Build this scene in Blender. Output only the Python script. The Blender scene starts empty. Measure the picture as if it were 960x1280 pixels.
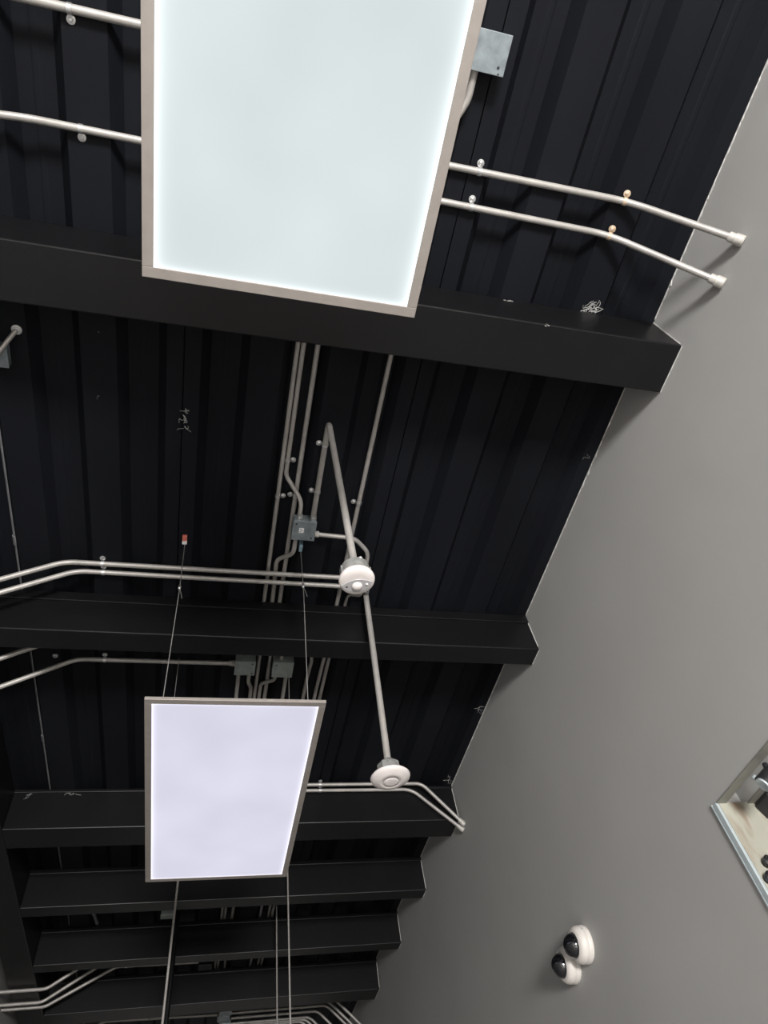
import bpy, math, random
from mathutils import Vector, Matrix
random.seed(7)
sc = bpy.context.scene
COL = sc.collection

# ------------------------------------------------------------------ camera
# X = towards the right-hand wall, Y = along the room, Z = up.  Camera stands at the origin of the plan.
CAMZ = 1.6
FPX = 834.37                                   # focal length in pixels of a 960 x 1280 frame
M = Matrix(((0.97128, -0.196376, -0.134356),   # world axes seen from the lens (x right, y down, z forward)
            (0.082382, 0.807285, -0.584383),
            (0.223223, 0.556531, 0.800278)))
cd = bpy.data.cameras.new('camera')
cam = bpy.data.objects.new('camera', cd); COL.objects.link(cam)
cd.sensor_fit = 'VERTICAL'; cd.sensor_height = 36.0; cd.sensor_width = 27.0
cd.lens = FPX / 1280 * 36.0
cd.clip_start = 0.02
R = Matrix((M[0], -M[1], -M[2])).transposed()
cam.matrix_world = Matrix.Translation((0, 0, CAMZ)) @ R.to_4x4()
sc.camera = cam

# ------------------------------------------------------------------ world, light, exposure
w = bpy.data.worlds.new('world'); sc.world = w; w.use_nodes = True
w.node_tree.nodes['Background'].inputs[0].default_value = (0.62, 0.72, 0.85, 1)
w.node_tree.nodes['Background'].inputs[1].default_value = 1.0
sc.view_settings.view_transform = 'Standard'
sc.view_settings.look = 'None'
sc.view_settings.exposure = 0.0
sc.view_settings.gamma = 1.0
sc.view_settings.use_curve_mapping = False

WIN = (-0.45, 0.75, 0.90, 2.00)                # shop window behind the viewer: x0, x1, z0, z1
YB, YF = -3.6, 9.6                             # rear (window) wall and far wall
# daylight through that window: the shadows of the beams and conduits on the right wall point back to it
la = bpy.data.lights.new('window_back_offscreen', 'AREA'); la.shape = 'RECTANGLE'
la.size = WIN[1] - WIN[0]; la.size_y = WIN[3] - WIN[2]
la.energy = 780; la.color = (1.0, 0.98, 0.955)
lo = bpy.data.objects.new('window_back_offscreen', la); COL.objects.link(lo)
lo.location = ((WIN[0] + WIN[1]) / 2, YB - 0.22, (WIN[2] + WIN[3]) / 2)
lo.rotation_euler = (math.radians(90), 0, 0)   # shines along +Y

# ------------------------------------------------------------------ measures (heights relative to the lens unless 'abs')
H = 2.46            # lower faces of the roof deck
HB = 2.22           # underside of the beams
XW = 1.597          # right wall face
XL = -1.36          # left wall face
FL = 0.050          # flute depth of the deck

def ray(u, v): return M.transposed() @ Vector((u - 480, v - 640, FPX))
def pz(u, v, z):
    d = ray(u, v); d = d * (z / d.z); return Vector((d.x, d.y, z + CAMZ))
def px(u, v, x=XW):
    d = ray(u, v); d = d * (x / d.x); return Vector((x, d.y, d.z + CAMZ))
def py(u, v, y):
    d = ray(u, v); d = d * (y / d.y); return Vector((d.x, y, d.z + CAMZ))
def V(x, y, zrel): return Vector((x, y, zrel + CAMZ))

# ------------------------------------------------------------------ materials
def mat(name, col, rough=0.5, metal=0.0, var=0.12, scale=8.0, bump=0.0, bscale=60.0, spec=0.5, col2=None, stretch=None, coat=0.0):
    m = bpy.data.materials.new(name); m.use_nodes = True
    nt = m.node_tree; b = nt.nodes['Principled BSDF']
    b.inputs['Roughness'].default_value = rough
    b.inputs['Metallic'].default_value = metal
    b.inputs['Specular IOR Level'].default_value = spec
    b.inputs['Coat Weight'].default_value = coat
    tc = nt.nodes.new('ShaderNodeTexCoord'); src = tc.outputs['Object']
    if stretch:
        mp = nt.nodes.new('ShaderNodeMapping'); mp.inputs['Scale'].default_value = stretch
        nt.links.new(src, mp.inputs['Vector']); src = mp.outputs['Vector']
    n = nt.nodes.new('ShaderNodeTexNoise'); n.inputs['Scale'].default_value = scale; n.inputs['Detail'].default_value = 5
    nt.links.new(src, n.inputs['Vector'])
    r = nt.nodes.new('ShaderNodeValToRGB')
    c2 = col2 if col2 else tuple(min(1, c * (1 + var)) for c in col)
    c1 = tuple(c * (1 - var) for c in col) if not col2 else col
    r.color_ramp.elements[0].position = 0.3; r.color_ramp.elements[1].position = 0.72
    r.color_ramp.elements[0].color = (*c1, 1); r.color_ramp.elements[1].color = (*c2, 1)
    nt.links.new(n.outputs['Fac'], r.inputs['Fac']); nt.links.new(r.outputs['Color'], b.inputs['Base Color'])
    if bump:
        n2 = nt.nodes.new('ShaderNodeTexNoise'); n2.inputs['Scale'].default_value = bscale; n2.inputs['Detail'].default_value = 4
        nt.links.new(src, n2.inputs['Vector'])
        bp = nt.nodes.new('ShaderNodeBump'); bp.inputs['Strength'].default_value = bump; bp.inputs['Distance'].default_value = 0.01
        nt.links.new(n2.outputs['Fac'], bp.inputs['Height']); nt.links.new(bp.outputs['Normal'], b.inputs['Normal'])
    return m

MT = {
 'deck': mat('black_deck_paint', (0.0074, 0.0082, 0.0108), 0.55, var=0.2, scale=3.0, spec=0.09, bump=0.05, bscale=25, stretch=(1, 0.3, 1)),
 'beam': mat('black_beam_paint', (0.0044, 0.0042, 0.0049), 0.40, spec=0.36, var=0.15, scale=5.0, bump=0.06, bscale=40),
 'wall': mat('grey_wall_paint', (0.37, 0.365, 0.357), 0.6, var=0.05, scale=1.6, bump=0.12, bscale=5.5, spec=0.35),
 'caulk': mat('pale_caulk', (0.56, 0.55, 0.53), 0.7, var=0.2, scale=40),
 'emt': mat('galvanised_tube', (0.385, 0.365, 0.345), 0.46, metal=0.35, var=0.12, scale=14, stretch=(1, 1, 1)),
 'emt_dull': mat('dulled_tube', (0.24, 0.24, 0.25), 0.5, metal=0.55, var=0.2, scale=14),
 'collar': mat('grey_zinc_collar', (0.30, 0.30, 0.29), 0.4, metal=0.4, var=0.25, scale=45),
 'fit': mat('painted_fitting', (0.44, 0.42, 0.39), 0.55, metal=0.15, var=0.15, scale=70),
 'strap': mat('zinc_strap', (0.62, 0.62, 0.62), 0.35, metal=0.8, var=0.15, scale=60),
 'rust': mat('rusty_strap', (0.42, 0.27, 0.15), 0.6, metal=0.4, scale=120, col2=(0.68, 0.6, 0.5)),
 'box': mat('galvanised_box', (0.25, 0.285, 0.305), 0.42, metal=0.45, var=0.22, scale=30, bump=0.05, bscale=80),
 'boxpale': mat('pale_grey_box', (0.30, 0.34, 0.32), 0.5, metal=0.3, var=0.15, scale=30),
 'dark': mat('dark_hole', (0.02, 0.02, 0.022), 0.5, scale=50),
 'frame': mat('champagne_aluminium', (0.25, 0.225, 0.207), 0.45, metal=0.2, var=0.06, scale=30, stretch=(1, 1, 1)),
 'white': mat('white_plastic', (0.60, 0.555, 0.54), 0.45, var=0.03, scale=20),
 'whitecam': mat('ivory_plastic', (0.62, 0.585, 0.55), 0.45, var=0.03, scale=20),
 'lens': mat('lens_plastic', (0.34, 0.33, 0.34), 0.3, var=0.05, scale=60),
 'dome': mat('black_dome', (0.006, 0.006, 0.008), 0.05, var=0.1, scale=10, spec=0.7, coat=0.6),
 'wire': mat('steel_wire', (0.55, 0.54, 0.52), 0.35, metal=0.7, var=0.15, scale=80),
 'black': mat('black_plastic', (0.012, 0.012, 0.014), 0.4, scale=40),
 'silver': mat('bright_trim', (0.50, 0.56, 0.58), 0.35, metal=0.35, var=0.08, scale=25),
 'olive': mat('olive_grey_metal', (0.22, 0.218, 0.195), 0.5, metal=0.2, var=0.1, scale=25),
 'floor': mat('floor_tile', (0.62, 0.60, 0.57), 0.4, var=0.08, scale=4),
 'red': mat('red_tag', (0.62, 0.16, 0.12), 0.5, var=0.1, scale=90),
 'tagwhite': mat('white_tag', (0.8, 0.8, 0.8), 0.5, var=0.05, scale=90),
 'teal': mat('blue_grey_clip', (0.25, 0.36, 0.43), 0.4, metal=0.3, var=0.1, scale=90),
}
# cream jamb with brown rust runs
def cream():
    m = mat('stained_cream_paint', (0.33, 0.32, 0.27), 0.55, var=0.07, scale=10)
    nt = m.node_tree; b = nt.nodes['Principled BSDF']
    old = b.inputs['Base Color'].links[0].from_socket
    tc = nt.nodes.new('ShaderNodeTexCoord'); mp = nt.nodes.new('ShaderNodeMapping')
    mp.inputs['Scale'].default_value = (16, 14, 3.4); mp.inputs['Location'].default_value = (0.4, 0, 0.35); mp.inputs['Rotation'].default_value = (0, 0.35, 0)
    n = nt.nodes.new('ShaderNodeTexNoise'); n.inputs['Scale'].default_value = 1.0; n.inputs['Detail'].default_value = 6
    r = nt.nodes.new('ShaderNodeValToRGB'); r.color_ramp.elements[0].position = 0.53; r.color_ramp.elements[1].position = 0.72
    mx = nt.nodes.new('ShaderNodeMix'); mx.data_type = 'RGBA'
    mx.inputs[7].default_value = (0.16, 0.075, 0.03, 1)
    nt.links.new(tc.outputs['Object'], mp.inputs['Vector']); nt.links.new(mp.outputs['Vector'], n.inputs['Vector'])
    nt.links.new(n.outputs['Fac'], r.inputs['Fac']); nt.links.new(r.outputs['Color'], mx.inputs[0])
    nt.links.new(old, mx.inputs[6]); nt.links.new(mx.outputs[2], b.inputs['Base Color'])
    return m
MT['cream'] = cream()
# edge-lit light panel: the guide plate is brightest right beside its LED edges
def panel_mat(name, col, strength, edge, hx, hy):
    m = bpy.data.materials.new(name); m.use_nodes = True; nt = m.node_tree
    nt.nodes.remove(nt.nodes['Principled BSDF']); out = nt.nodes['Material Output']
    em = nt.nodes.new('ShaderNodeEmission'); em.inputs[0].default_value = (*col, 1)
    tc = nt.nodes.new('ShaderNodeTexCoord'); sp = nt.nodes.new('ShaderNodeSeparateXYZ')
    nt.links.new(tc.outputs['Object'], sp.inputs[0])
    def math_(op, a, b=None, clamp=False):
        n = nt.nodes.new('ShaderNodeMath'); n.operation = op; n.use_clamp = clamp
        for i, s in enumerate((a, b)):
            if s is None: continue
            if isinstance(s, (int, float)): n.inputs[i].default_value = s
            else: nt.links.new(s, n.inputs[i])
        return n.outputs[0]
    dx = math_('SUBTRACT', hx, math_('ABSOLUTE', sp.outputs[0])); dy = math_('SUBTRACT', hy, math_('ABSOLUTE', sp.outputs[1]))
    ex = math_('POWER', 2.718, math_('MULTIPLY', dx, -1 / edge)); ey = math_('POWER', 2.718, math_('MULTIPLY', dy, -1 / (edge * .5)))
    n = nt.nodes.new('ShaderNodeTexNoise'); n.inputs['Scale'].default_value = 3.2; n.inputs['Detail'].default_value = 1.5
    nt.links.new(tc.outputs['Object'], n.inputs['Vector'])
    cl = math_('MULTIPLY', math_('SUBTRACT', n.outputs['Fac'], 0.5), 0.28)
    tot = math_('ADD', math_('ADD', math_('MULTIPLY', ex, 0.75), math_('MULTIPLY', ey, 0.7)), math_('ADD', cl, 1.0))
    nt.links.new(math_('MULTIPLY', tot, strength), em.inputs[1])
    nt.links.new(em.outputs[0], out.inputs[0])
    return m
# window glass: lets daylight through, mirrors a little
def glass():
    m = bpy.data.materials.new('window_glass'); m.use_nodes = True; nt = m.node_tree
    nt.nodes.remove(nt.nodes['Principled BSDF'])
    t = nt.nodes.new('ShaderNodeBsdfTransparent'); g = nt.nodes.new('ShaderNodeBsdfGlossy'); g.inputs['Roughness'].default_value = 0.02
    mx = nt.nodes.new('ShaderNodeMixShader'); mx.inputs[0].default_value = 0.07
    nt.links.new(t.outputs[0], mx.inputs[1]); nt.links.new(g.outputs[0], mx.inputs[2]); nt.links.new(mx.outputs[0], nt.nodes['Material Output'].inputs[0])
    return m
MT['glass'] = glass()

# ------------------------------------------------------------------ mesh helpers
class MB:
    def __init__(s): s.v = []; s.f = []; s.sm = []
    def add(s, vs, fs, smooth=False):
        o = len(s.v); s.v += [Vector(p) for p in vs]
        s.f += [tuple(o + i for i in f) for f in fs]; s.sm += [smooth] * len(fs); return s
    def box(s, a, b):
        (x0, y0, z0), (x1, y1, z1) = a, b
        vs = [(x0, y0, z0), (x1, y0, z0), (x1, y1, z0), (x0, y1, z0), (x0, y0, z1), (x1, y0, z1), (x1, y1, z1), (x0, y1, z1)]
        return s.add(vs, [(0, 3, 2, 1), (4, 5, 6, 7), (0, 1, 5, 4), (1, 2, 6, 5), (2, 3, 7, 6), (3, 0, 4, 7)])
    def prism(s, prof, axis, a, b):
        """closed 2-D profile swept straight along an axis ('X' : profile = (y, z))"""
        n = len(prof); vs = []
        for t in (a, b):
            for p, q in prof: vs.append((t, p, q) if axis == 'X' else (p, t, q) if axis == 'Y' else (p, q, t))
        fs = [(i, (i + 1) % n, n + (i + 1) % n, n + i) for i in range(n)] + [tuple(range(n))[::-1], tuple(range(n, 2 * n))]
        return s.add(vs, fs)
    def tube(s, pts, r, n=12, caps=True, radii=None):
        pts = [Vector(p) for p in pts]; rings = []; up = None
        for i, p in enumerate(pts):
            d = ((pts[min(i + 1, len(pts) - 1)] - p).normalized() + (p - pts[max(i - 1, 0)]).normalized()).normalized() if 0 < i < len(pts) - 1 else \
                (pts[1] - pts[0]).normalized() if i == 0 else (pts[-1] - pts[-2]).normalized()
            if up is None:
                up = Vector((0, 0, 1)) if abs(d.z) < 0.9 else Vector((0, 1, 0))
            a = d.cross(up).normalized(); up = a.cross(d).normalized()
            rr = radii[i] if radii else r
            rings.append([p + (a * math.cos(t) + up * math.sin(t)) * rr for t in [2 * math.pi * k / n for k in range(n)]])
        vs = [q for g in rings for q in g]; fs = []
        for i in range(len(pts) - 1):
            for k in range(n): fs.append((i * n + k, i * n + (k + 1) % n, (i + 1) * n + (k + 1) % n, (i + 1) * n + k))
        s.add(vs, fs, True)
        if caps: s.add(rings[0], [tuple(range(n))[::-1]]); s.add(rings[-1], [tuple(range(n))])
        return s
    def lathe(s, c, axis, prof, n=40, smooth=True):
        """prof: list of (radius, distance along axis) from c"""
        c = Vector(c); ax = Vector(axis).normalized()
        a = ax.orthogonal().normalized(); b = ax.cross(a); vs = []; fs = []
        for r, t in prof:
            for k in range(n):
                q = 2 * math.pi * k / n; vs.append(c + ax * t + (a * math.cos(q) + b * math.sin(q)) * max(r, 1e-5))
        for i in range(len(prof) - 1):
            for k in range(n): fs.append((i * n + k, i * n + (k + 1) % n, (i + 1) * n + (k + 1) % n, (i + 1) * n + k))
        return s.add(vs, fs, smooth)
    def build(s, name, m, parent=None, origin=None, bevel=0.0, seg=2, sharp=None):
        if origin is None: origin = parent['_o'] if parent is not None and '_o' in parent else (0, 0, 0)
        origin = Vector(origin)
        me = bpy.data.meshes.new(name)
        me.from_pydata([tuple(p - origin) for p in s.v], [], s.f); me.validate()
        me.polygons.foreach_set('use_smooth', s.sm if len(s.sm) == len(me.polygons) else [False] * len(me.polygons))
        me.materials.append(MT[m] if isinstance(m, str) else m); me.update()
        o = bpy.data.objects.new(name, me); COL.objects.link(o)
        if parent is not None: o.parent = parent; o['_o'] = list(origin)
        else: o.location = origin; o['_o'] = list(origin)
        if bevel:
            bv = o.modifiers.new('bevel', 'BEVEL'); bv.width = bevel; bv.segments = seg; bv.limit_method = 'ANGLE'
        if sharp:
            try: me.set_sharp_from_angle(angle=math.radians(sharp))
            except Exception: pass
        return o

def tag(o, label=None, cat=None, group=None, kind=None):
    if label: o['label'] = label
    if cat: o['category'] = cat
    if group: o['group'] = group
    if kind: o['kind'] = kind
    return o
def empty(name, loc):
    o = bpy.data.objects.new(name, None); o.empty_display_size = 0.05; COL.objects.link(o)
    o.location = loc; o['_o'] = list(loc); return o
def struct(o): o['kind'] = 'structure'; return o

def fillet(pts, rad, n=7):
    pts = [Vector(p) for p in pts]; out = [pts[0]]
    for i in range(1, len(pts) - 1):
        p = pts[i]; a = (pts[i - 1] - p); b = (pts[i + 1] - p)
        la, lb = a.length, b.length; a.normalize(); b.normalize()
        ang = a.angle(b)
        if ang > math.radians(178.5): out.append(p); continue
        t = min(rad / math.tan(ang / 2), la * 0.48, lb * 0.48)
        p0, p1 = p + a * t, p + b * t
        c = p0.lerp(p1, 0.5); 
        for k in range(n):
            q = k / (n - 1); out.append((1 - q) ** 2 * p0 + 2 * q * (1 - q) * p + q * q * p1)
    out.append(pts[-1]); return out

# ------------------------------------------------------------------ the room
# floor
struct(MB().box((XL - 0.1, YB - 0.1, -0.1), (XW + 0.4, YF + 0.1, 0)).build('floor', 'floor'))
# right wall with the serving opening
OP = (0.55, 1.763, 0.18, 1.030)     # y0, y1, z0, z1 (relative)
zt = H + CAMZ
wr = MB()
T = 0.36
wr.box((XW, YB, 0), (XW + T, OP[0], zt)); wr.box((XW, OP[1], 0), (XW + T, YF, zt))
wr.box((XW, OP[0], 0), (XW + T, OP[1], OP[2] + CAMZ)); zo = OP[3] + CAMZ
wr.box((XW, OP[0], zo), (XW + 0.034, OP[1], zt)); wr.box((XW + 0.034, OP[0], zo + 0.05), (XW + 0.115, OP[1], zt)); wr.box((XW + 0.115, OP[0], zo), (XW + T, OP[1], zt))
wr.box((XW + T, OP[0] - 0.05, OP[2] + CAMZ - 0.05), (XW + T + 0.04, OP[1] + 0.05, OP[3] + CAMZ + 0.05))
wall_right = struct(wr.build('wall_right', 'wall'))
wall_left = struct(MB().box((XL - 0.1, YB, 0), (XL, YF, zt)).build('wall_left', 'wall'))
struct(MB().box((XL - 0.1, YF, 0), (XW + T, YF + 0.1, zt)).build('wall_far', 'wall'))
wb = MB(); x0, x1, z0, z1 = WIN
wb.box((XL - 0.1, YB - 0.12, 0), (x0, YB, zt)); wb.box((x1, YB - 0.12, 0), (XW + T, YB, zt))
wb.box((x0, YB - 0.12, 0), (x1, YB, z0)); wb.box((x0, YB - 0.12, z1), (x1, YB, zt))
struct(wb.build('wall_back', 'wall'))
# shop window behind the viewer
wf = MB(); fw = 0.045
wf.box((x0, YB - 0.10, z0), (x1, YB - 0.03, z0 + fw)); wf.box((x0, YB - 0.10, z1 - fw), (x1, YB - 0.03, z1))
wf.box((x0, YB - 0.10, z0), (x0 + fw, YB - 0.03, z1)); wf.box((x1 - fw, YB - 0.10, z0), (x1, YB - 0.03, z1))
win = struct(wf.build('window_2', 'silver'))
MB().box(((x0 + x1) / 2 - 0.02, YB - 0.09, z0 + fw), ((x0 + x1) / 2 + 0.02, YB - 0.04, z1 - fw)).build('mullion', 'silver', win)
for a, b in ((x0 + fw, (x0 + x1) / 2 - 0.02), ((x0 + x1) / 2 + 0.02, x1 - fw)):
    MB().box((a, YB - 0.068, z0 + fw), (b, YB - 0.062, z1 - fw)).build('pane', 'glass', win)

# roof: slab plus lapped, fluted black sheets
PITCH = 0.3032; C0 = -0.219; LOWH = 0.0625; SL = 0.034
ceiling = struct(MB().box((XL - 0.1, YB - 0.12, zt + FL + 0.012), (XW + T, YF + 0.1, zt + FL + 0.09)).build('ceiling', 'deck'))
def sheet(xa, xb):
    """one roof sheet from seam to seam; ribs every PITCH, lapped in the middle of a low rib"""
    k0 = math.floor((xa - C0) / PITCH) - 1; k1 = math.ceil((xb - C0) / PITCH) + 1
    prof = []
    for k in range(k0, k1 + 1):
        c = C0 + k * PITCH
        prof += [(c - LOWH, 0), (c + LOWH, 0), (c + LOWH + SL, FL)]
        m = c + PITCH / 2
        prof += [(m - 0.012, FL), (m - 0.006, FL - 0.0015), (m + 0.006, FL - 0.0015), (m + 0.012, FL), (c + PITCH - LOWH - SL, FL)]
    def zat(x):
        for (p, q), (p2, q2) in zip(prof, prof[1:]):
            if p <= x <= p2: return q + (q2 - q) * (x - p) / max(p2 - p, 1e-9)
        return 0
    inner = [(x, z) for x, z in prof if xa + 1e-4 < x < xb - 1e-4]
    line = [(xa, zat(xa))] + inner + [(xb, zat(xb))]
    b = MB(); t = 0.0025; n = len(line)
    for y in (YB, YF):
        b.v += [Vector((x, y, zt + z)) for x, z in line] + [Vector((x, y, zt + z + t)) for x, z in line]
    N = 2 * n
    for i in range(n - 1):
        b.f += [(i, i + 1, N + i + 1, N + i), (n + i + 1, n + i, N + n + i, N + n + i + 1)]
    b.f += [(0, N, N + n, n), (n - 1, 2 * n - 1, N + 2 * n - 1, N + n - 1)]
    b.f += [tuple(range(n)) + tuple(range(2 * n - 1, n - 1, -1)), tuple(range(N, N + n)) + tuple(range(N + 2 * n - 1, N + n - 1, -1))]
    b.sm = [False] * len(b.f)
    return b.build('deck_sheet', 'deck', ceiling)
seams = [XL - 0.05, C0 - 3 * PITCH, C0, C0 + 3 * PITCH, XW + 0.02]
for a, b in zip(seams, seams[1:]):
    sheet(a + 0.002, b - 0.002)

# beams (near face y, far face y)
def squiggle(c, ax, spread, n, seed, r=0.0011, upv=Vector((0, 0, 1))):
    rg = random.Random(seed); b = MB(); ax = Vector(ax)
    for _ in range(n):
        p = Vector(c) + ax * rg.uniform(-spread, spread) + upv * rg.uniform(-spread * .3, spread * .3)
        pts = [p]; d = rg.uniform(0, 6.28)
        for k in range(5):
            d += rg.uniform(-0.9, 1.3)
            pts.append(pts[-1] + (ax * math.cos(d) + upv * math.sin(d)) * rg.uniform(0.15, 0.35) * spread)
        b.tube(pts, r * rg.uniform(.35, .75), 5)
    return b
XG = -1.09          # inner face of the long girder
def beam(y0, y1, label, angle=0, flecks=()):
    prof = [(y0, zt), (y0, HB + CAMZ), (y1, HB + CAMZ), (y1, zt)]
    b = MB().prism(prof, 'X', XG, XW)
    o = b.build('roof_beam', 'beam', origin=(0, y0, HB + CAMZ), bevel=0.005)
    tag(o, label, 'beam', 'black roof beams crossing the room')
    if angle:
        MB().prism([(y0 - 0.008, zt), (y0 - 0.008, zt - angle), (y0, zt - angle), (y0, zt)], 'X', XG, XW).build('deck_angle', 'beam', o, bevel=0.003)
    for c, ax, sp, n, sd, upv in flecks:
        f = squiggle(c, ax, sp, n, sd, upv=upv).build('peeled_paint', 'caulk', o); f['label'] = 'pale curl of peeled paint'
    return o
BE = [(0.671, 0.866), (2.318, 2.436), (3.905, 4.105), (4.825, 4.945), (5.675, 5.79), (6.572, 6.795)]
uy = Vector((0, 0.7, 0.7)); dn = Vector((0, 0.2, -1))
def face(u, v, y): return py(u, v, y - 0.0015)
beam(*BE[0], 'black steel roof beam with curls of peeled paint, crossing just past the greenish-white light panel',
     flecks=[(pz(738, 387, H - .0015), (1, 0, 0), 0.030, 26, 3, Vector((0, 1, 0))), (face(635, 376, BE[0][0]), (1, 0, 0), 0.018, 4, 5, Vector((0, 0, 1))),
             (face(685, 407, BE[0][0]), (1, 0, 0), 0.012, 3, 6, Vector((0, 0, 1)))])
beam(*BE[1], 'black steel roof beam with a ledge line, between the grey junction box cluster and the pair of pale boxes', angle=0.055)
beam(*BE[2], 'black steel roof beam behind the two conduits that slant down to the grey wall', angle=0.02,
     flecks=[(face(88, 991, BE[2][0]), (1, 0, 0), 0.03, 7, 9, Vector((0, 0, 1))), (face(40, 992, BE[2][0]), (1, 0, 0), 0.03, 4, 10, Vector((0, 0, 1)))])
beam(*BE[3], 'black steel roof beam just past the far end of the lavender-white light panel', angle=0.03)
beam(*BE[4], 'second black steel roof beam past the lavender-white light panel', angle=0.03)
beam(*BE[5], 'third black steel roof beam past the lavender-white light panel, before the conduit bundle', angle=0.03)
g = MB().box((XG - 0.19, YB, HB + CAMZ), (XG, YF, zt)).build('roof_girder', 'beam', origin=(XG - 0.19, YB, HB + CAMZ), bevel=0.005)
tag(g, 'long black steel girder carrying the beam ends beside the grey wall opposite the cameras', 'girder')

# ragged pale caulk where wall meets deck and beams
def caulk(pts_fn, t0, t1, step, seed, wmin, wmax):
    rg = random.Random(seed); b = MB(); t = t0; n = 0; vs = []; 
    while t < t1:
        wd = rg.uniform(wmin, wmax) * (2.2 if rg.random() < 0.07 else 1)
        p, out = pts_fn(t); vs += [p, p + out * wd]; t += step * rg.uniform(.5, 1.6)
    fs = [(2 * i, 2 * i + 1, 2 * i + 3, 2 * i + 2) for i in range(len(vs) // 2 - 1)]
    b.add(vs, fs)
    off = Vector((-0.003, 0, 0)); m = len(b.v); base = list(b.v)
    b.v += [p + off for p in base]; b.f += [tuple(m + i for i in f[::-1]) for f in fs]; b.sm += [False] * len(fs)
    for i in range(len(vs) // 2 - 1): b.f.append((2 * i + 1, m + 2 * i + 1, m + 2 * i + 3, 2 * i + 3)); b.sm.append(False)
    return b
ys = [-1.5] + [q for pr in BE for q in pr] + [9.0]
for i in range(0, len(ys), 2):
    a, b_ = ys[i], ys[i + 1]
    o = caulk(lambda t: (Vector((XW, t, zt)), Vector((0, 0, -1))), a, b_, 0.012, 20 + i, 0.001, 0.0055).build('caulk_bead', 'caulk', wall_right)
for i, (a, b_) in enumerate(BE):
    caulk(lambda t, a=a: (Vector((XW, a, zt - t)), Vector((0, -1, 0))), 0.0, 0.235, 0.012, 60 + i, 0.0003, 0.0020).build('caulk_bead', 'caulk', wall_right)
    caulk(lambda t: (Vector((XW, t, HB + CAMZ)), Vector((0, 0, -1))), a, b_, 0.012, 80 + i, 0.0002, 0.0012).build('caulk_bead', 'caulk', wall_right)
# loose flakes on the roof sheets
for i, (u, v, zr, sp, n) in enumerate(((231, 512, H, .016, 5), (231, 531, H, .026, 9), (600, 886, H, .04, 9), (122, 497, H, .007, 2), (124, 416, H, .005, 1), (562, 975, H, .035, 8), (733, 568, H, .02, 3))):
    p = pz(u, v, zr - 0.0015)
    squiggle(p, (0.25, 1, 0), sp, n, 40 + i, r=0.0010, upv=Vector((1, 0, 0))).build('peeled_paint', 'caulk', ceiling)

# ------------------------------------------------------------------ serving opening in the right wall
y0, y1, z0, z1 = OP; z0 += CAMZ; z1 += CAMZ
wn = MB()
wn.box((XW - 0.006, y1, z0 - 0.03), (XW + 0.012, y1 + 0.004, z1 + 0.004))      # far edge of the trim
wo = struct(wn.build('window_1', 'silver', origin=(XW, y1, z0)))
MB().box((XW - 0.005, y1 - 0.022, z0), (XW + 0.006, y1, z1)).build('edge_trim', 'silver', wo, bevel=0.002)
MB().box((XW - 0.003, y0, z1 - 0.004), (XW + 0.034, y1 - 0.022, z1)).build('head_rail', 'olive', wo)
MB().box((XW + 0.115, y0, z1 - 0.006), (XW + T, y1 - 0.022, z1)).build('head_rail', 'olive', wo)
MB().box((XW + 0.034, y0, z1 + 0.048), (XW + 0.115, y1, z1 + 0.05)).build('head_slot', 'olive', wo)
MB().box((XW + 0.006, y1 - 0.022, z0), (XW + T, y1, z1)).build('jamb', 'cream', wo)
MB().box((XW, y0, z0), (XW + T, y1 - 0.022, z0 + 0.012)).build('sill', 'cream', wo)
MB().box((XW, y0, z0 + 0.012), (XW + T, y0 + 0.012, z1 - 0.006)).build('jamb', 'cream', wo)
MB().box((XW + T - 0.012, y0 + 0.012, z0 + 0.012), (XW + T, y1 - 0.022, z1 - 0.006)).build('back_panel', 'olive', wo)
# black fittings inside it
yj = y1 - 0.022
hc = pz(961, 973, 0.975); hx_ = hc.x
sp_ = empty('spotlight', (hc.x, hc.y, z1 - 0.006))
tag(sp_, 'small black spotlight with silver rim inside the wall opening', 'spotlight')
hd = Vector((-0.75, 0.35, -0.45))
MB().lathe(hc, hd, [(0, -.034), (.022, -.034), (.027, -.01), (.027, .026), (.022, .026)], 24).build('lamp_head', 'black', sp_, sharp=40)
MB().lathe(hc, hd, [(.0215, .024), (.0215, .032), (.012, .027), (0, .025)], 24).build('rim', 'silver', sp_, sharp=40)
MB().tube([hc + Vector((.012, 0, .018)), Vector((hc.x + .02, hc.y, z1 - .006))], .008, 10).build('stem', 'black', sp_)
MB().lathe(hc + hd * -.02 + Vector((-.03, .03, .012)), (-.4, .4, -.2), [(0, 0), (.008, 0), (.009, .012), (0, .013)], 12).build('knob', 'silver', sp_)
mb = MB().prism([(XW + .138, z1 - .006), (XW + .132, z1 - .020), (XW + .150, z1 - .060), (XW + .24, z1 - .060), (XW + .24, z1 - .006)], 'Y', yj - .075, yj - .004).build('mounting_block', 'black', origin=(XW + .18, yj - .04, z1 - .006), bevel=.003)
tag(mb, 'black faceted block at the upper corner of the wall opening', 'block')
for i, (u, v) in enumerate(((957, 1080), (959, 1100))):
    p = py(u, v, yj)
    k = MB().lathe(p, (0, -1, 0), [(0, 0), (.011, 0), (.011, .006), (.016, .010), (.017, .022), (.012, .027), (0, .028)], 20).build('knob', 'black', origin=p, sharp=40)
    tag(k, ['upper black knob on the stained cream side of the wall opening', 'lower black knob on the stained cream side of the wall opening'][i], 'knob', 'black knobs in the wall opening')

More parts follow.
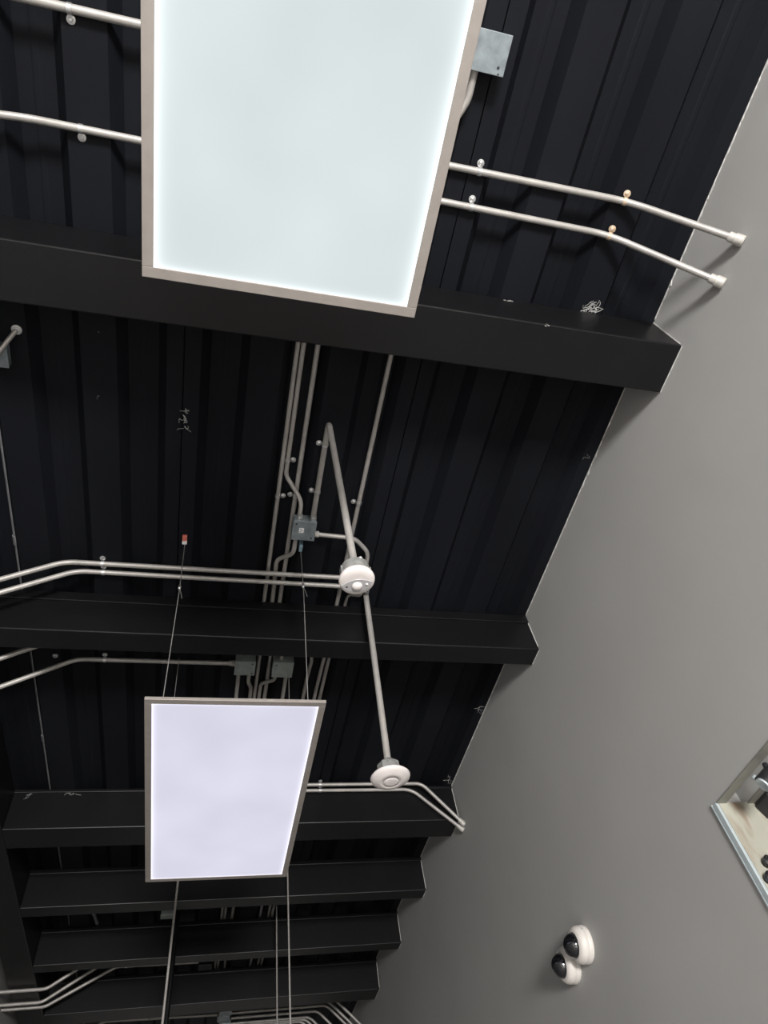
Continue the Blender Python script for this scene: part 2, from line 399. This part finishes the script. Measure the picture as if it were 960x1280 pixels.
# ------------------------------------------------------------------ conduits
def strap(parent, p, d, side, r, m='strap'):
    """one-hole strap: band over the tube, ear with a washer-head screw to one side"""
    d = d.normalized(); side = (side - d * side.dot(d)).normalized(); up = side.cross(d); 
    if up.z < 0: up = -up
    b = MB(); hw = 0.0065; n = 14; vs = []; fs = []
    for s_ in (-hw, hw):
        for rr in (r, r + 0.0022):
            for k in range(n + 1):
                a = -math.pi * 0.15 + math.pi * 1.3 * k / n
                vs.append(p + d * s_ + (side * math.cos(a) - up * math.sin(a)) * rr)
    L = n + 1
    for k in range(n):
        fs += [(L + k, L + k + 1, 3 * L + k + 1, 3 * L + k), (k, L + k, L + k + 1, k + 1), (2 * L + k + 1, 3 * L + k + 1, 3 * L + k, 2 * L + k)]
    b.add(vs, fs, True)
    c = p + side * (r + 0.013) + up * (r - 0.003)
    b.lathe(c, -up, [(0, -0.003), (.0125, -0.003), (.0125, 0.0), (.009, .001), (0, .001)], 16)
    o = b.build('strap', m, parent, sharp=40)
    s = MB().lathe(c, -up, [(.0075, .0005), (.0072, .004), (.004, .0055), (0, .0055)], 6, False).build('screw', m, o)
    return o
def nearest(pts, q):
    best = None
    for a, b in zip(pts, pts[1:]):
        ab = b - a; t = max(0, min(1, (q - a).dot(ab) / ab.length_squared)); p = a + ab * t
        dd = (p - q).length
        if best is None or dd < best[0]: best = (dd, p, ab)
    return best[1], best[2]
def conduit(label, pts, r=0.0112, rad=0.11, straps=(), m='emt', group=None, couplings=(), name='conduit', smat='strap', sections=12):
    path = fillet(pts, rad)
    o = MB().tube(path, r, sections).build(name, m, origin=path[0], sharp=50)
    tag(o, label, 'conduit', group)
    for (u, v, zr, side, *sm) in straps:
        p, d = nearest(path, pz(u, v, zr)); strap(o, p, d, Vector(side), r, sm[0] if sm else smat)
    for (p, d, L, rr) in couplings:
        p = Vector(p); d = Vector(d).normalized()
        MB().lathe(p, d, [(r, -L), (rr * .9, -L), (rr * .9, -L * .62), (rr * 1.05, -L * .6), (rr * 1.05, -L * .1), (rr * .9, 0), (r, 0)], 8 if rr < .016 else 20, False).build('connector', 'fit', o)
    return o
ZC = H - 0.0122         # tube centre when strapped under the low ribs
ZR = H + 0.0300    # tube centre when run up in a flute
DROP = 2.197            # level at which tubes pass under the girder
MY, PY_, MX, PX_ = (0, -1, 0), (0, 1, 0), (-1, 0, 0), (1, 0, 0)
def left_drop(y, xb):
    return [V(XL, y, DROP), V(xb - 0.40, y, DROP), V(xb, y, ZC)]
# C2 + C4 : wall to wall behind the first panel
yA = 0.378
pe = V(XW, 0.418, 2.156); pb = V(1.262, 0.381, ZC)
dA = (pe - pb)
conduit('galvanised conduit running wall to wall behind the greenish-white panel',
        left_drop(0.372, -0.70) + [pb, pe], r=0.0117, rad=0.2,
        straps=[(101, 160, ZC, PY_), (589, 258, ZC, MY), (761, 296, ZC, MY, 'rust')],
        couplings=[(pe - dA.normalized() * 0.0, dA, 0.052, 0.0185)])
pe = V(XW, 0.277, 2.158); pb = V(1.295, 0.262, ZC); dA = pe - pb
conduit('galvanised conduit from the greenish-white panel to the grey wall, farther from the roof beam',
        [V(0.21, 0.268, ZC), pb, pe], r=0.0117, rad=0.2, straps=[(599, 216, ZC, MY), (779, 255, ZC, MY, 'rust')],
        couplings=[(pe, dA, 0.052, 0.0185)])
conduit('galvanised conduit ending behind the greenish-white panel on its side away from the cameras',
        left_drop(0.076, -0.95) + [V(-0.07, 0.074, ZC)], r=0.0125, rad=0.2, straps=[(87, 13, ZC, PY_)])

# bay past the first beam : tubes running away from the viewer up in the flutes
YEND = 7.45
conduit('straight conduit in the roof flute, farthest from the sensor stem',
        [V(0.1990, -0.30, ZR), V(0.1990, 2.6, ZR), V(0.2145, 2.72, ZR), V(0.2145, YEND, ZR)], r=0.0097, rad=0.3, straps=[(345, 620, ZR, PX_)])
J1 = Vector((0.328, 1.815)); S1 = 0.052          # centre and half size of the labelled box
conduit('conduit bending into the top of the junction box with paper label',
        [V(0.2215, -0.30, ZR), V(0.2215, 1.53, ZR), V(0.2215, 1.58, ZR), V(0.302, 1.68, ZR - .04), V(0.302, J1.y - S1, ZR - .055)], r=0.0097, rad=0.10, straps=[(357, 575, ZR, PX_)])
conduit('straight conduit passing behind the junction box with paper label',
        [V(0.2765, -0.30, ZR), V(0.2765, 2.6, ZR), V(0.2715, 2.75, ZR), V(0.2715, YEND, ZR)], r=0.0105, rad=0.3, straps=[(371, 620, ZR, MX)])
conduit('straight conduit in the roof flute on the camera side of the hanging sensor stem',
        [V(0.572, -0.30, ZR), V(0.566, 2.45, ZR), V(0.553, 3.0, ZR), V(0.553, YEND, ZR)], r=0.0105, rad=0.3, straps=[(450, 629, ZR, MX)])
conduit('conduit in the roof flute running close beside another past the pale boxes',
        [V(0.590, 2.44, ZR), V(0.583, 3.2, ZR), V(0.583, YEND, ZR)], r=0.0105, rad=0.3)
HB1 = Vector((0.642, 2.112)); SH = 0.050          # box hidden behind the sensor
ZJ = H - 0.03
conduit('short conduit curving from the labelled junction box to the box behind the round sensor',
        [V(J1.x + S1, 1.845, ZJ), V(0.57, 1.852, ZJ), V(0.650, 1.93, ZJ), V(0.655, HB1.y - SH, ZJ)], r=0.0105, rad=0.09,
        couplings=[(V(J1.x + S1 + .022, 1.845, ZJ), (1, 0, 0), 0.022, 0.0145)])
conduit('short conduit curling out of the box behind the round sensor into the beam',
        [V(0.662, HB1.y + SH, ZJ), V(0.660, 2.205, ZJ), V(0.618, 2.255, ZR), V(0.612, 2.33, ZR), V(0.612, 2.43, ZR)], r=0.0105, rad=0.07)
conduit('conduit bending from the bottom of the labelled junction box into the roof flute',
        [V(0.30, J1.y + S1, ZJ), V(0.30, 1.97, ZJ), V(0.232, 2.06, ZR), V(0.237, 2.2, ZR), V(0.245, 2.55, ZR)], r=0.0105, rad=0.08)
conduit('conduit crossing into the box behind the round sensor, upper of the parallel pair',
        left_drop(2.118, -0.70) + [V(HB1.x - SH, 2.112, ZC)], r=0.0117, rad=0.18, straps=[(128, 704, ZC, MY)])
conduit('conduit crossing into the box behind the round sensor, lower of the parallel pair',
        left_drop(2.168, -0.655) + [V(HB1.x - SH, 2.168, ZC)], r=0.0117, rad=0.18, straps=[(129, 714, ZC, MY)])

# next bay : pale boxes
J2 = Vector((0.140, 2.738)); J3 = Vector((0.336, 2.742))
conduit('conduit crossing into the pale junction box nearest the wire with red tag',
        left_drop(2.752, -0.685) + [V(J2.x - 0.052, 2.748, ZC)], r=0.0117, rad=0.16, straps=[(131, 826, ZC, MY)],
        couplings=[(V(J2.x - 0.052, 2.748, ZC), (1, 0, 0), 0.03, 0.0155)])
conduit('conduit tucked behind the ledge-lined beam, slanting down to the grey wall',
        left_drop(2.555, -0.66) + [V(-0.30, 2.555, ZC)], r=0.0117, rad=0.16)
conduit('straight conduit leaving the pale box nearest the wire with red tag', [V(0.111, J2.y + .05, ZJ), V(0.114, 3.3, ZJ), V(0.114, 3.895, ZJ)], r=0.0105)
conduit('kinked conduit leaving the pale box nearest the wire with red tag',
        [V(0.166, J2.y + .05, ZJ), V(0.166, 2.87, ZJ), V(0.19, 2.99, ZR), V(0.19, YEND, ZR)], r=0.0105, rad=0.1)
conduit('conduit with a side step leaving the pale box with a hanging wire',
        [V(0.305, J3.y + .05, ZJ), V(0.305, 2.85, ZJ), V(0.241, 2.95, ZR), V(0.240, 3.2, ZR), V(0.240, 3.95, ZR)], r=0.0097, rad=0.08)
conduit('straight conduit leaving the pale box with a hanging wire', [V(0.362, J3.y + .05, ZJ), V(0.366, 3.3, ZJ), V(0.366, 3.895, ZJ)], r=0.0105)
conduit('conduit stub rising from the pale box with a hanging wire into the beam', [V(0.322, J3.y - .05, ZJ), V(0.322, 2.64, ZJ), V(0.310, 2.54, ZJ), V(0.310, 2.44, ZJ)], r=0.0105, rad=0.08)
conduit('wavy conduit between the pale boxes and the twin straight conduits',
        [V(0.483, 2.44, ZR), V(0.483, 2.68, ZR), V(0.495, 2.76, ZR), V(0.488, 2.9, ZR), V(0.487, YEND, ZR)], r=0.0105, rad=0.1)

# twin conduits slanting down to the right wall before the third beam
ZO = 2.425
pe = px(581, 1031); conduit('upper of two conduits behind the white saucer, slanting down to the grey wall',
        [V(0.42, 3.822, ZO), V(1.36, 3.818, ZO), pe], r=0.0108, rad=0.10, straps=[(400, 981, ZO, MY)], couplings=[(pe, pe - V(1.36, 3.818, ZO), 0.045, 0.0155)])
pe = px(580, 1038); conduit('lower of two conduits behind the white saucer, slanting down to the grey wall',
        [V(0.42, 3.884, ZO), V(1.305, 3.884, ZO), pe], r=0.0108, rad=0.14, straps=[(400, 988, ZO, MY)], couplings=[(pe, pe - V(1.305, 3.884, ZO), 0.045, 0.0155)])

# tubes dropping under the girder at the far left
conduit('far conduit dropping under the girder, highest of the three', [V(XL, 6.01, DROP), V(-1.02, 6.01, DROP), V(-0.62, 6.01, ZC), V(-0.3, 6.01, ZC)], r=0.0117, rad=0.12)
conduit('far conduit dropping under the girder, middle of the three', [V(XL, 6.245, DROP), V(-1.07, 6.245, DROP), V(-0.66, 6.245, ZC), V(-0.3, 6.245, ZC)], r=0.0117, rad=0.12)
conduit('far conduit dropping under the girder and running on to a small box', [V(XL, 6.36, DROP + 0.01), V(-1.06, 6.36, DROP + 0.01), V(-0.59, 6.36, ZC), V(0.05, 6.375, ZC)], r=0.0117, rad=0.12, straps=[(158, 1208, ZC, MY)])
# bundle past the sixth beam
def bundle(y, xs, xb, label, rad=0.12):
    ze = 2.17
    return conduit(label, [V(xs, y, ZC), V(xb, y, ZC), V(XW, y, ZC - (XW - xb) * 0.95)], r=0.0117, rad=rad, group='far conduit bundle bending down to the grey wall')
ORD = ('first', 'second', 'third', 'fourth', 'fifth', 'sixth', 'seventh')
for k, (y, xs, xb) in enumerate(((7.29, 0.39, 1.29), (7.43, 0.39, 1.29), (7.535, 0.38, 1.29), (7.66, 0.40, 1.22), (7.80, 0.40, 1.16), (7.85, 0.40, 1.13), (7.90, 0.40, 1.10))):
    bundle(y, xs, xb, ORD[k] + ' conduit past the last beam in the far bundle bending to the grey wall')
conduit('far conduit running from the wall opposite the cameras into the last box cluster', [V(XL, 7.48, DROP + .01), V(-1.1, 7.48, DROP + .01), V(-0.73, 7.48, ZC), V(0.27, 7.545, ZC)], r=0.0117, rad=0.14)
# dull pipe by the girder
o = conduit('thin dull grey pipe running the length of the roof beside the girder', [V(-0.905, 0.9, ZR), V(-0.905, 8.2, ZR)], r=0.009, m='emt_dull')
for y in (2.02, 3.42):
    MB().lathe(V(-0.905, y, ZR), (0, 1, 0), [(.009, 0), (.0125, 0), (.0125, .05), (.009, .05)], 12).build('coupling', 'emt_dull', o, sharp=40)
o = conduit('short dull pipe piece between two far beams', [V(-0.735, 5.30, ZR - .01), V(-0.733, 5.50, ZR - .01), V(-0.715, 5.67, ZR - .01)], r=0.012, m='emt_dull')
MB().lathe(V(-0.733, 5.46, ZR - .01), (0.1, 1, 0), [(.012, 0), (.018, 0), (.018, .03), (.012, .03)], 12).build('coupling', 'emt_dull', o, sharp=40)
# corner of the greenish panel: curved whip under the blank-covered box
conduit('short grey conduit curving from the blank-covered box behind the greenish-white panel',
        [V(0.625, -0.012, H - .03), V(0.625, 0.07, H - .03), V(0.60, 0.13, H - .03), V(0.50, 0.20, H - .03)], r=0.0125, rad=0.10)

# ------------------------------------------------------------------ junction boxes
def jbox(label, c, hx, hy, depth, m, cover=True, holes=((1, 1),), lab=False, name='junction_box', group=None):
    x, y = c; zb = H - depth + CAMZ
    o = MB().box((x - hx, y - hy, zb + 0.003), (x + hx, y + hy, zt)).build(name, m, origin=(x, y, zt), bevel=0.004)
    tag(o, label, 'junction box', group)
    MB().box((x - hx - .001, y - hy - .001, zb), (x + hx + .001, y + hy + .001, zb + 0.003)).build('cover', m, o, bevel=0.0014)
    for sx, sy in holes:
        MB().lathe((x + sx * hx * .8, y + sy * hy * .8, zb), (0, 0, -1), [(.0045, -.001), (.0045, .0012), (.002, .0018), (0, .0018)], 12).build('screw', 'dark', o, sharp=40)
    return o, zb
o, zb = jbox('weathered junction box with a small paper label beside the hanging sensor stem', (J1.x, J1.y), S1, S1, 0.055, 'box', holes=((.9, .9), (-.9, -.9)))
t = MB().box((J1.x - 0.022, J1.y - 0.016, zb - 0.0007), (J1.x - 0.001, J1.y + 0.010, zb)).build('paper_label', 'tagwhite', o)
for k in range(3):
    MB().box((J1.x - 0.019 + .006 * (k % 2), J1.y - 0.012 + k * 0.007, zb - 0.001), (J1.x - 0.011 + .006 * (k % 2), J1.y - 0.009 + k * 0.007, zb - 0.0007)).build('print', 'dark', t)
for xx in (0.302, 0.364):
    MB().lathe(V(xx, J1.y - S1, ZJ + .0), (0, -1, 0), [(.0, 0), (.0145, 0), (.0145, .012), (.013, .013), (.013, .024), (.0105, .024)], 10).build('connector', 'strap', o, sharp=40)
o, zb = jbox('grey junction box half hidden behind the round motion sensor', (HB1.x, HB1.y), SH, SH, 0.055, 'box')
o, zb = jbox('pale grey junction box nearest the wire with red tag', (J2.x, J2.y), 0.052, 0.052, 0.055, 'boxpale', holes=((.9, .9), (.85, -.85)))
o, zb = jbox('pale grey junction box with a thin wire hanging across it', (J3.x, J3.y), 0.053, 0.056, 0.055, 'boxpale', holes=((.9, .9), (-.85, -.85)))
o, zb = jbox('blank-covered grey box peeking out behind the greenish-white light panel', (0.648, -0.062), 0.062, 0.053, 0.06, 'box', holes=((.82, .78),))
MB().lathe((0.648 + .045, -0.062 + .049, zb), (0, 0, -1), [(.003, -.001), (.003, .001), (0, .001)], 8).build('screw', 'dark', o)
jbox('grey box hidden above the greenish-white panel with the nearer wall conduit', (0.155, 0.268), 0.055, 0.05, 0.055, 'box')
jbox('grey box hidden above the greenish-white panel at the thick conduit end', (-0.02, 0.074), 0.05, 0.05, 0.055, 'box')
# left edge box with slanting tube and washer
o, zb = jbox('grey junction box under a slanting tube, by the roof sheet screw', (-0.878, 1.150), 0.055, 0.042, 0.038, 'box', holes=())
pw = pz(20, 413, H - .01)
o2 = conduit('short slanting tube ending in a washer above the left grey box', [pw + Vector((0, 0, -.004)), pz(0, 438, H - .062), pz(-24, 470, H - .085)], r=0.0085, rad=0.05)
MB().lathe(pw + Vector((0, 0, .010)), (0, 0, -1), [(0, 0), (.018, 0), (.018, .005), (.012, .006), (.012, .012), (.006, .013), (0, .013)], 14).build('washer', 'strap', o2, sharp=40)
# distant boxes
jbox('small pale box beside the hanging dark rod', (-0.21, 5.47), 0.045, 0.03, 0.05, 'boxpale', holes=())
jbox('small dark box at the end of the far dropped conduit', (0.105, 6.40), 0.055, 0.05, 0.05, 'beam', holes=())
jbox('far grey box where the conduit bundle starts', (0.325, 7.56), 0.055, 0.06, 0.05, 'box', holes=())
jbox('far grey box tucked against the last beam before the conduit bundle', (0.335, 7.36), 0.055, 0.11, 0.05, 'box', holes=())
jbox('far grey box behind the one where the conduit bundle starts', (0.345, 7.78), 0.055, 0.09, 0.05, 'box', holes=())
# screw hook alone on a sheet
hk = pz(69, 820, H - 0.004)
o = MB().lathe(V(hk.x, hk.y, H), (0, 0, -1), [(.013, 0), (.013, .004), (.006, .006), (.006, .012), (0, .012)], 12).build('roof_screw', 'strap', origin=hk, sharp=40)
tag(o, 'lone zinc screw with washer on the roof sheet above a slanting conduit', 'screw')

# ------------------------------------------------------------------ light panels
ZP = 1.508
PXC = 0.0775; PHX = 0.3035; PHY = 0.6065; FW = 0.0232
def light_panel(yc, label, col, strength, edge, wires, tags=()):
    c = V(PXC, yc, ZP)
    root = empty('light_panel', c); tag(root, label, 'light panel', 'hanging light panels')
    zb = c.z
    for a, b in (((-PHX, -PHY), (PHX, -PHY + FW)), ((-PHX, PHY - FW), (PHX, PHY)), ((-PHX, -PHY + FW), (-PHX + FW, PHY - FW)), ((PHX - FW, -PHY + FW), (PHX, PHY - FW))):
        MB().box((PXC + a[0], yc + a[1], zb), (PXC + b[0], yc + b[1], zb + 0.012)).build('frame_bar', 'frame', root, bevel=0.0012)
    d = MB().box((PXC - PHX + FW, yc - PHY + FW, zb + 0.0015), (PXC + PHX - FW, yc + PHY - FW, zb + 0.0045)).build('diffuser', panel_mat(label[:12], col, strength, edge, PHX - FW, PHY - FW), root, origin=c)
    MB().box((PXC - PHX + .003, yc - PHY + .003, zb + 0.0045 + .007), (PXC + PHX - .003, yc + PHY - .003, zb + 0.0135)).build('back_plate', 'tagwhite', root)
    MB().box((PXC - .05, yc - .12, zb + 0.0135), (PXC + .05, yc + .12, zb + 0.045)).build('driver_box', 'tagwhite', root, bevel=0.003)
    for (top, bot, knot) in wires:
        top = Vector(top); bot = Vector(bot)
        wv = MB().tube([top, top.lerp(bot, .35) + Vector((.004, 0, 0)), bot], 0.0017, 6).build('suspension_wire', 'wire', root)
        kp = top.lerp(bot, knot) + Vector((.003, 0, 0))
        MB().lathe(kp, top - bot, [(0, -.012), (.005, -.012), (.006, 0), (.005, .012), (0, .012)], 8).build('crimp', 'strap', wv)
        MB().tube([kp, kp + Vector((.010, .004, -.035)), kp + Vector((.016, .004, -.062))], 0.0014, 5).build('wire_tail', 'wire', wv)
    return root
zw = ZP + CAMZ + .0135
y1c = 0.490 - PHY; y2c = 1.880 + PHY
light_panel(y1c, 'greenish-white glowing light panel hung beneath the wall-to-wall conduits', (0.82, 0.90, 0.912), 0.87, 0.011,
            [((-.17, y1c + .53, zt), (-.17, y1c + .53, zw), .3), ((.32, y1c + .53, zt), (.32, y1c + .53, zw), .3)])
t1 = pz(231, 681, H - .012); t2 = pz(376, 690, H - .04); t3 = pz(224, 822, H - .01); t4 = pz(361, 838, H - .06)
b1 = V(-0.170, 1.915, ZP + .0135); b2 = V(0.322, 1.915, ZP + .0135)
b3 = V(-0.197, 2.84, ZP + .0135); b4 = V(0.36, 2.86, ZP + .0135)
p2 = light_panel(y2c, 'lavender-white glowing light panel hung on thin wires below the pale junction boxes', (0.81, 0.80, 0.94), 0.88, 0.007,
            [(t1, b1, .33), (t2, b2, .27), (t3, b3, .42), (t4, b4, .30)])
tg = pz(231, 675, H)
a = MB().box((tg.x - .010, tg.y - .030, zt - .010), (tg.x + .010, tg.y - .002, zt)).build('anchor_tag', 'red', p2); a['label'] = 'red and white anchor tag'
MB().box((tg.x - .010, tg.y - .002, zt - .012), (tg.x + .010, tg.y + .016, zt)).build('tag_band', 'tagwhite', a)
tg = pz(376, 685, H - .04)
MB().box((tg.x - .008, tg.y - .02, zt - .045), (tg.x + .008, tg.y + .02, zt)).build('wire_clip', 'teal', p2, bevel=.003)

# ------------------------------------------------------------------ hanging sensor and saucer
def circ(n): return [2 * math.pi * k / n for k in range(n)]
sx, sy, sz = 0.383, 1.290, 1.484
root = empty('motion_sensor', V(sx, sy, sz)); tag(root, 'round white motion sensor with lens band on a bent conduit stem', 'sensor')
top = V(0.362, 1.292, ZC - .006)
path = fillet([V(0.364, J1.y - S1, ZC - .006), V(0.362, 1.345, ZC - .006), V(0.362, 1.275, ZC - .006), V(sx, sy, sz + .055)], 0.045, 10)
stem = MB().tube(path, 0.0122, 14).build('stem', 'emt', root, sharp=50)
for u, v, sd in ((405, 555, MX), (395, 614, MX)):
    p, d = nearest(path, pz(u, v, ZC)); strap(stem, p, d, Vector(sd), 0.0122)
c = V(sx, sy, sz)
MB().lathe(c + Vector((0, 0, .016)), (0, 0, 1), [(0, 0), (.044, 0), (.045, .004), (.043, .044), (.038, .050), (0, .050)], 28).build('back_box', 'collar', root, sharp=35)
for sgn in (-1, 1):
    MB().box(tuple(c + Vector((sgn * .044 - .003, -.012, .020))), tuple(c + Vector((sgn * .044 + .003, .012, .055)))).build('bracket', 'strap', root, bevel=.001)
MB().lathe(c + Vector((0.012, -.03, .066)), (0, 0, 1), [(0, 0), (.008, 0), (.008, .006), (0, .007)], 8).build('screw', 'strap', root)
MB().lathe(c + Vector((0, 0, .016)), (0, 0, -1), [(0, 0), (.048, 0), (.0525, .003), (.0545, .010), (.053, .017), (.048, .021), (.03, .0225), (0, .0225)], 48).build('housing', 'white', root)
# eye-shaped lens band, slightly turned, on the far half of the face
bz = c.z + .016 - .0226; ang = math.radians(-15)
def onface(x, y): return (c.x + x * math.cos(ang) - y * math.sin(ang), c.y + .006 + x * math.sin(ang) + y * math.cos(ang), bz)
def eye(cx, cy, a, up_, dn_, z, n=24):
    pts = []
    for k in range(n + 1):
        t = -1 + 2 * k / n; pts.append((t * a, -up_ * (1 - t * t)))
    for k in range(n - 1, 0, -1):
        t = -1 + 2 * k / n; pts.append((t * a, dn_ * (1 - t * t) ** .7))
    ca, sa = math.cos(ang), math.sin(ang)
    return [Vector((cx + x * ca - y * sa, cy + x * sa + y * ca, z)) for x, y in pts]
e0 = eye(c.x, c.y + .006, .0475, .019, .034, bz + .001); e1 = eye(c.x, c.y + .006, .0455, .0172, .032, bz - .0012)
n = len(e0); b = MB(); b.add(e0 + e1, [(i, (i + 1) % n, n + (i + 1) % n, n + i) for i in range(n)], False); b.add(e1, [tuple(range(n))])
lb = b.build('lens_band', 'lens', root)
MB().lathe(onface(0, .008), (0, 0, -1), [(.0165, -.001), (.0155, .004), (.011, .008), (.005, .0095), (0, .0098)], 24).build('lens', 'white', lb)
MB().lathe(onface(-.031, .006), (0, 0, -1), [(.0035, -.001), (.0035, .0013), (0, .0014)], 10).build('sensor_window', 'dark', lb)
MB().lathe(onface(.030, .006), (0, 0, -1), [(.0045, -.001), (.004, .003), (0, .004)], 12).build('button', 'white', lb)

ux, uy_, uz = 0.680, 2.245, 1.452
root = empty('ceiling_antenna', V(ux, uy_, uz)); tag(root, 'white saucer-shaped device hung on a long straight stem before the grey wall', 'antenna')
c = V(ux, uy_, uz)
MB().tube([V(0.690, 2.205, H), c + Vector((0, 0, .06))], 0.0138, 14).build('stem', 'emt', root, sharp=50)
MB().lathe(c + Vector((0, 0, .012)), (0, 0, 1), [(0, 0), (.046, 0), (.046, .040), (.040, .048), (0, .050)], 8, False).build('mounting_box', 'collar', root)
MB().lathe(c + Vector((0, 0, .060)), (0, 0, 1), [(.0138, 0), (.019, 0), (.019, .018), (.0138, .018)], 8, False).build('connector', 'strap', root)
h_ = MB().lathe(c + Vector((0, 0, .014)), (0, 0, -1), [(0, 0), (.050, 0), (.072, .006), (.0775, .012), (.075, .018), (.064, .025), (.048, .031), (.0315, .0345), (.031, .0335), (.0302, .0335), (.0297, .0348), (.018, .0362), (0, .0368)], 56).build('housing', 'white', root)
MB().lathe(c + Vector((0, 0, .014)), (0, 0, -1), [(.0315, .0342), (.0306, .0346), (.0297, .0345)], 56).build('seam_shade_ring', 'lens', h_)  # grey ring over the seam groove, painting in the groove's shade

# ------------------------------------------------------------------ dome cameras on the right wall
def dome_cam(c, label, tilt):
    root = empty('dome_camera', c); tag(root, label, 'camera', 'dome cameras on the grey wall')
    ax = Vector((-1, 0, 0))
    MB().lathe(c, ax, [(0.070, 0), (.071, .003), (.071, .016), (.069, .018), (.069, .019), (.0705, .021), (.069, .036), (.062, .049), (.052, .055), (.049, .0545), (.046, .046)], 48).build('housing', 'whitecam', root)
    dax = (ax + tilt * 0.18).normalized()
    prof = [(.047 * math.cos(t), .047 * math.sin(t)) for t in [math.pi / 2 * k / 12 for k in range(13)]]
    MB().lathe(c + ax * .050, dax, prof, 40).build('dome', 'dome', root)
    MB().lathe(c + ax * .052, ax, [(.050, -.004), (.0535, .0), (.0515, .0045), (.047, .003)], 40).build('trim_ring', 'whitecam', root)
    for a in (0.5, 2.6, 4.7):
        p = c + Vector((-.026, math.cos(a) * .0695, math.sin(a) * .0695)); nn = Vector((0, math.cos(a), math.sin(a)))
        MB().lathe(p, nn, [(.0035, -.001), (.0035, .001), (0, .001)], 10).build('screw', 'lens', root)
dome_cam(V(XW, 2.860, 1.068), 'white dome camera with black bubble, nearer the wall opening', Vector((0, 0, -1)))
dome_cam(V(XW, 3.022, 1.055), 'white dome camera with black bubble, farther from the wall opening', Vector((0, 0, -1)))

# ------------------------------------------------------------------ hanging rods past the second panel
def rod(x, y, r, m, label):
    o = MB().tube([V(x, y, 1.15), V(x, y, H)], r, 10).build('hanging_rod', m, origin=V(x, y, 1.15), sharp=50)
    tag(o, label, 'rod', 'four rods hanging beyond the lavender panel')
    MB().lathe(V(x, y, H), (0, 0, -1), [(0, 0), (.02, 0), (.02, .004), (r, .006)], 12).build('flange', 'beam', o)
rod(-0.137, 4.70, 0.0075, 'emt', 'bright thick rod hanging beyond the lavender panel, on the side away from the cameras')
rod(-0.136, 5.45, 0.0170, 'beam', 'black rod hanging beyond the lavender panel beside a small pale box')
rod(0.588, 4.71, 0.0055, 'emt', 'thin steel rod hanging just off the lavender panel corner')
rod(0.590, 5.44, 0.0055, 'emt', 'thin steel rod hanging behind the beam past the lavender panel')

for o in bpy.data.objects:
    if '_o' in o: del o['_o']
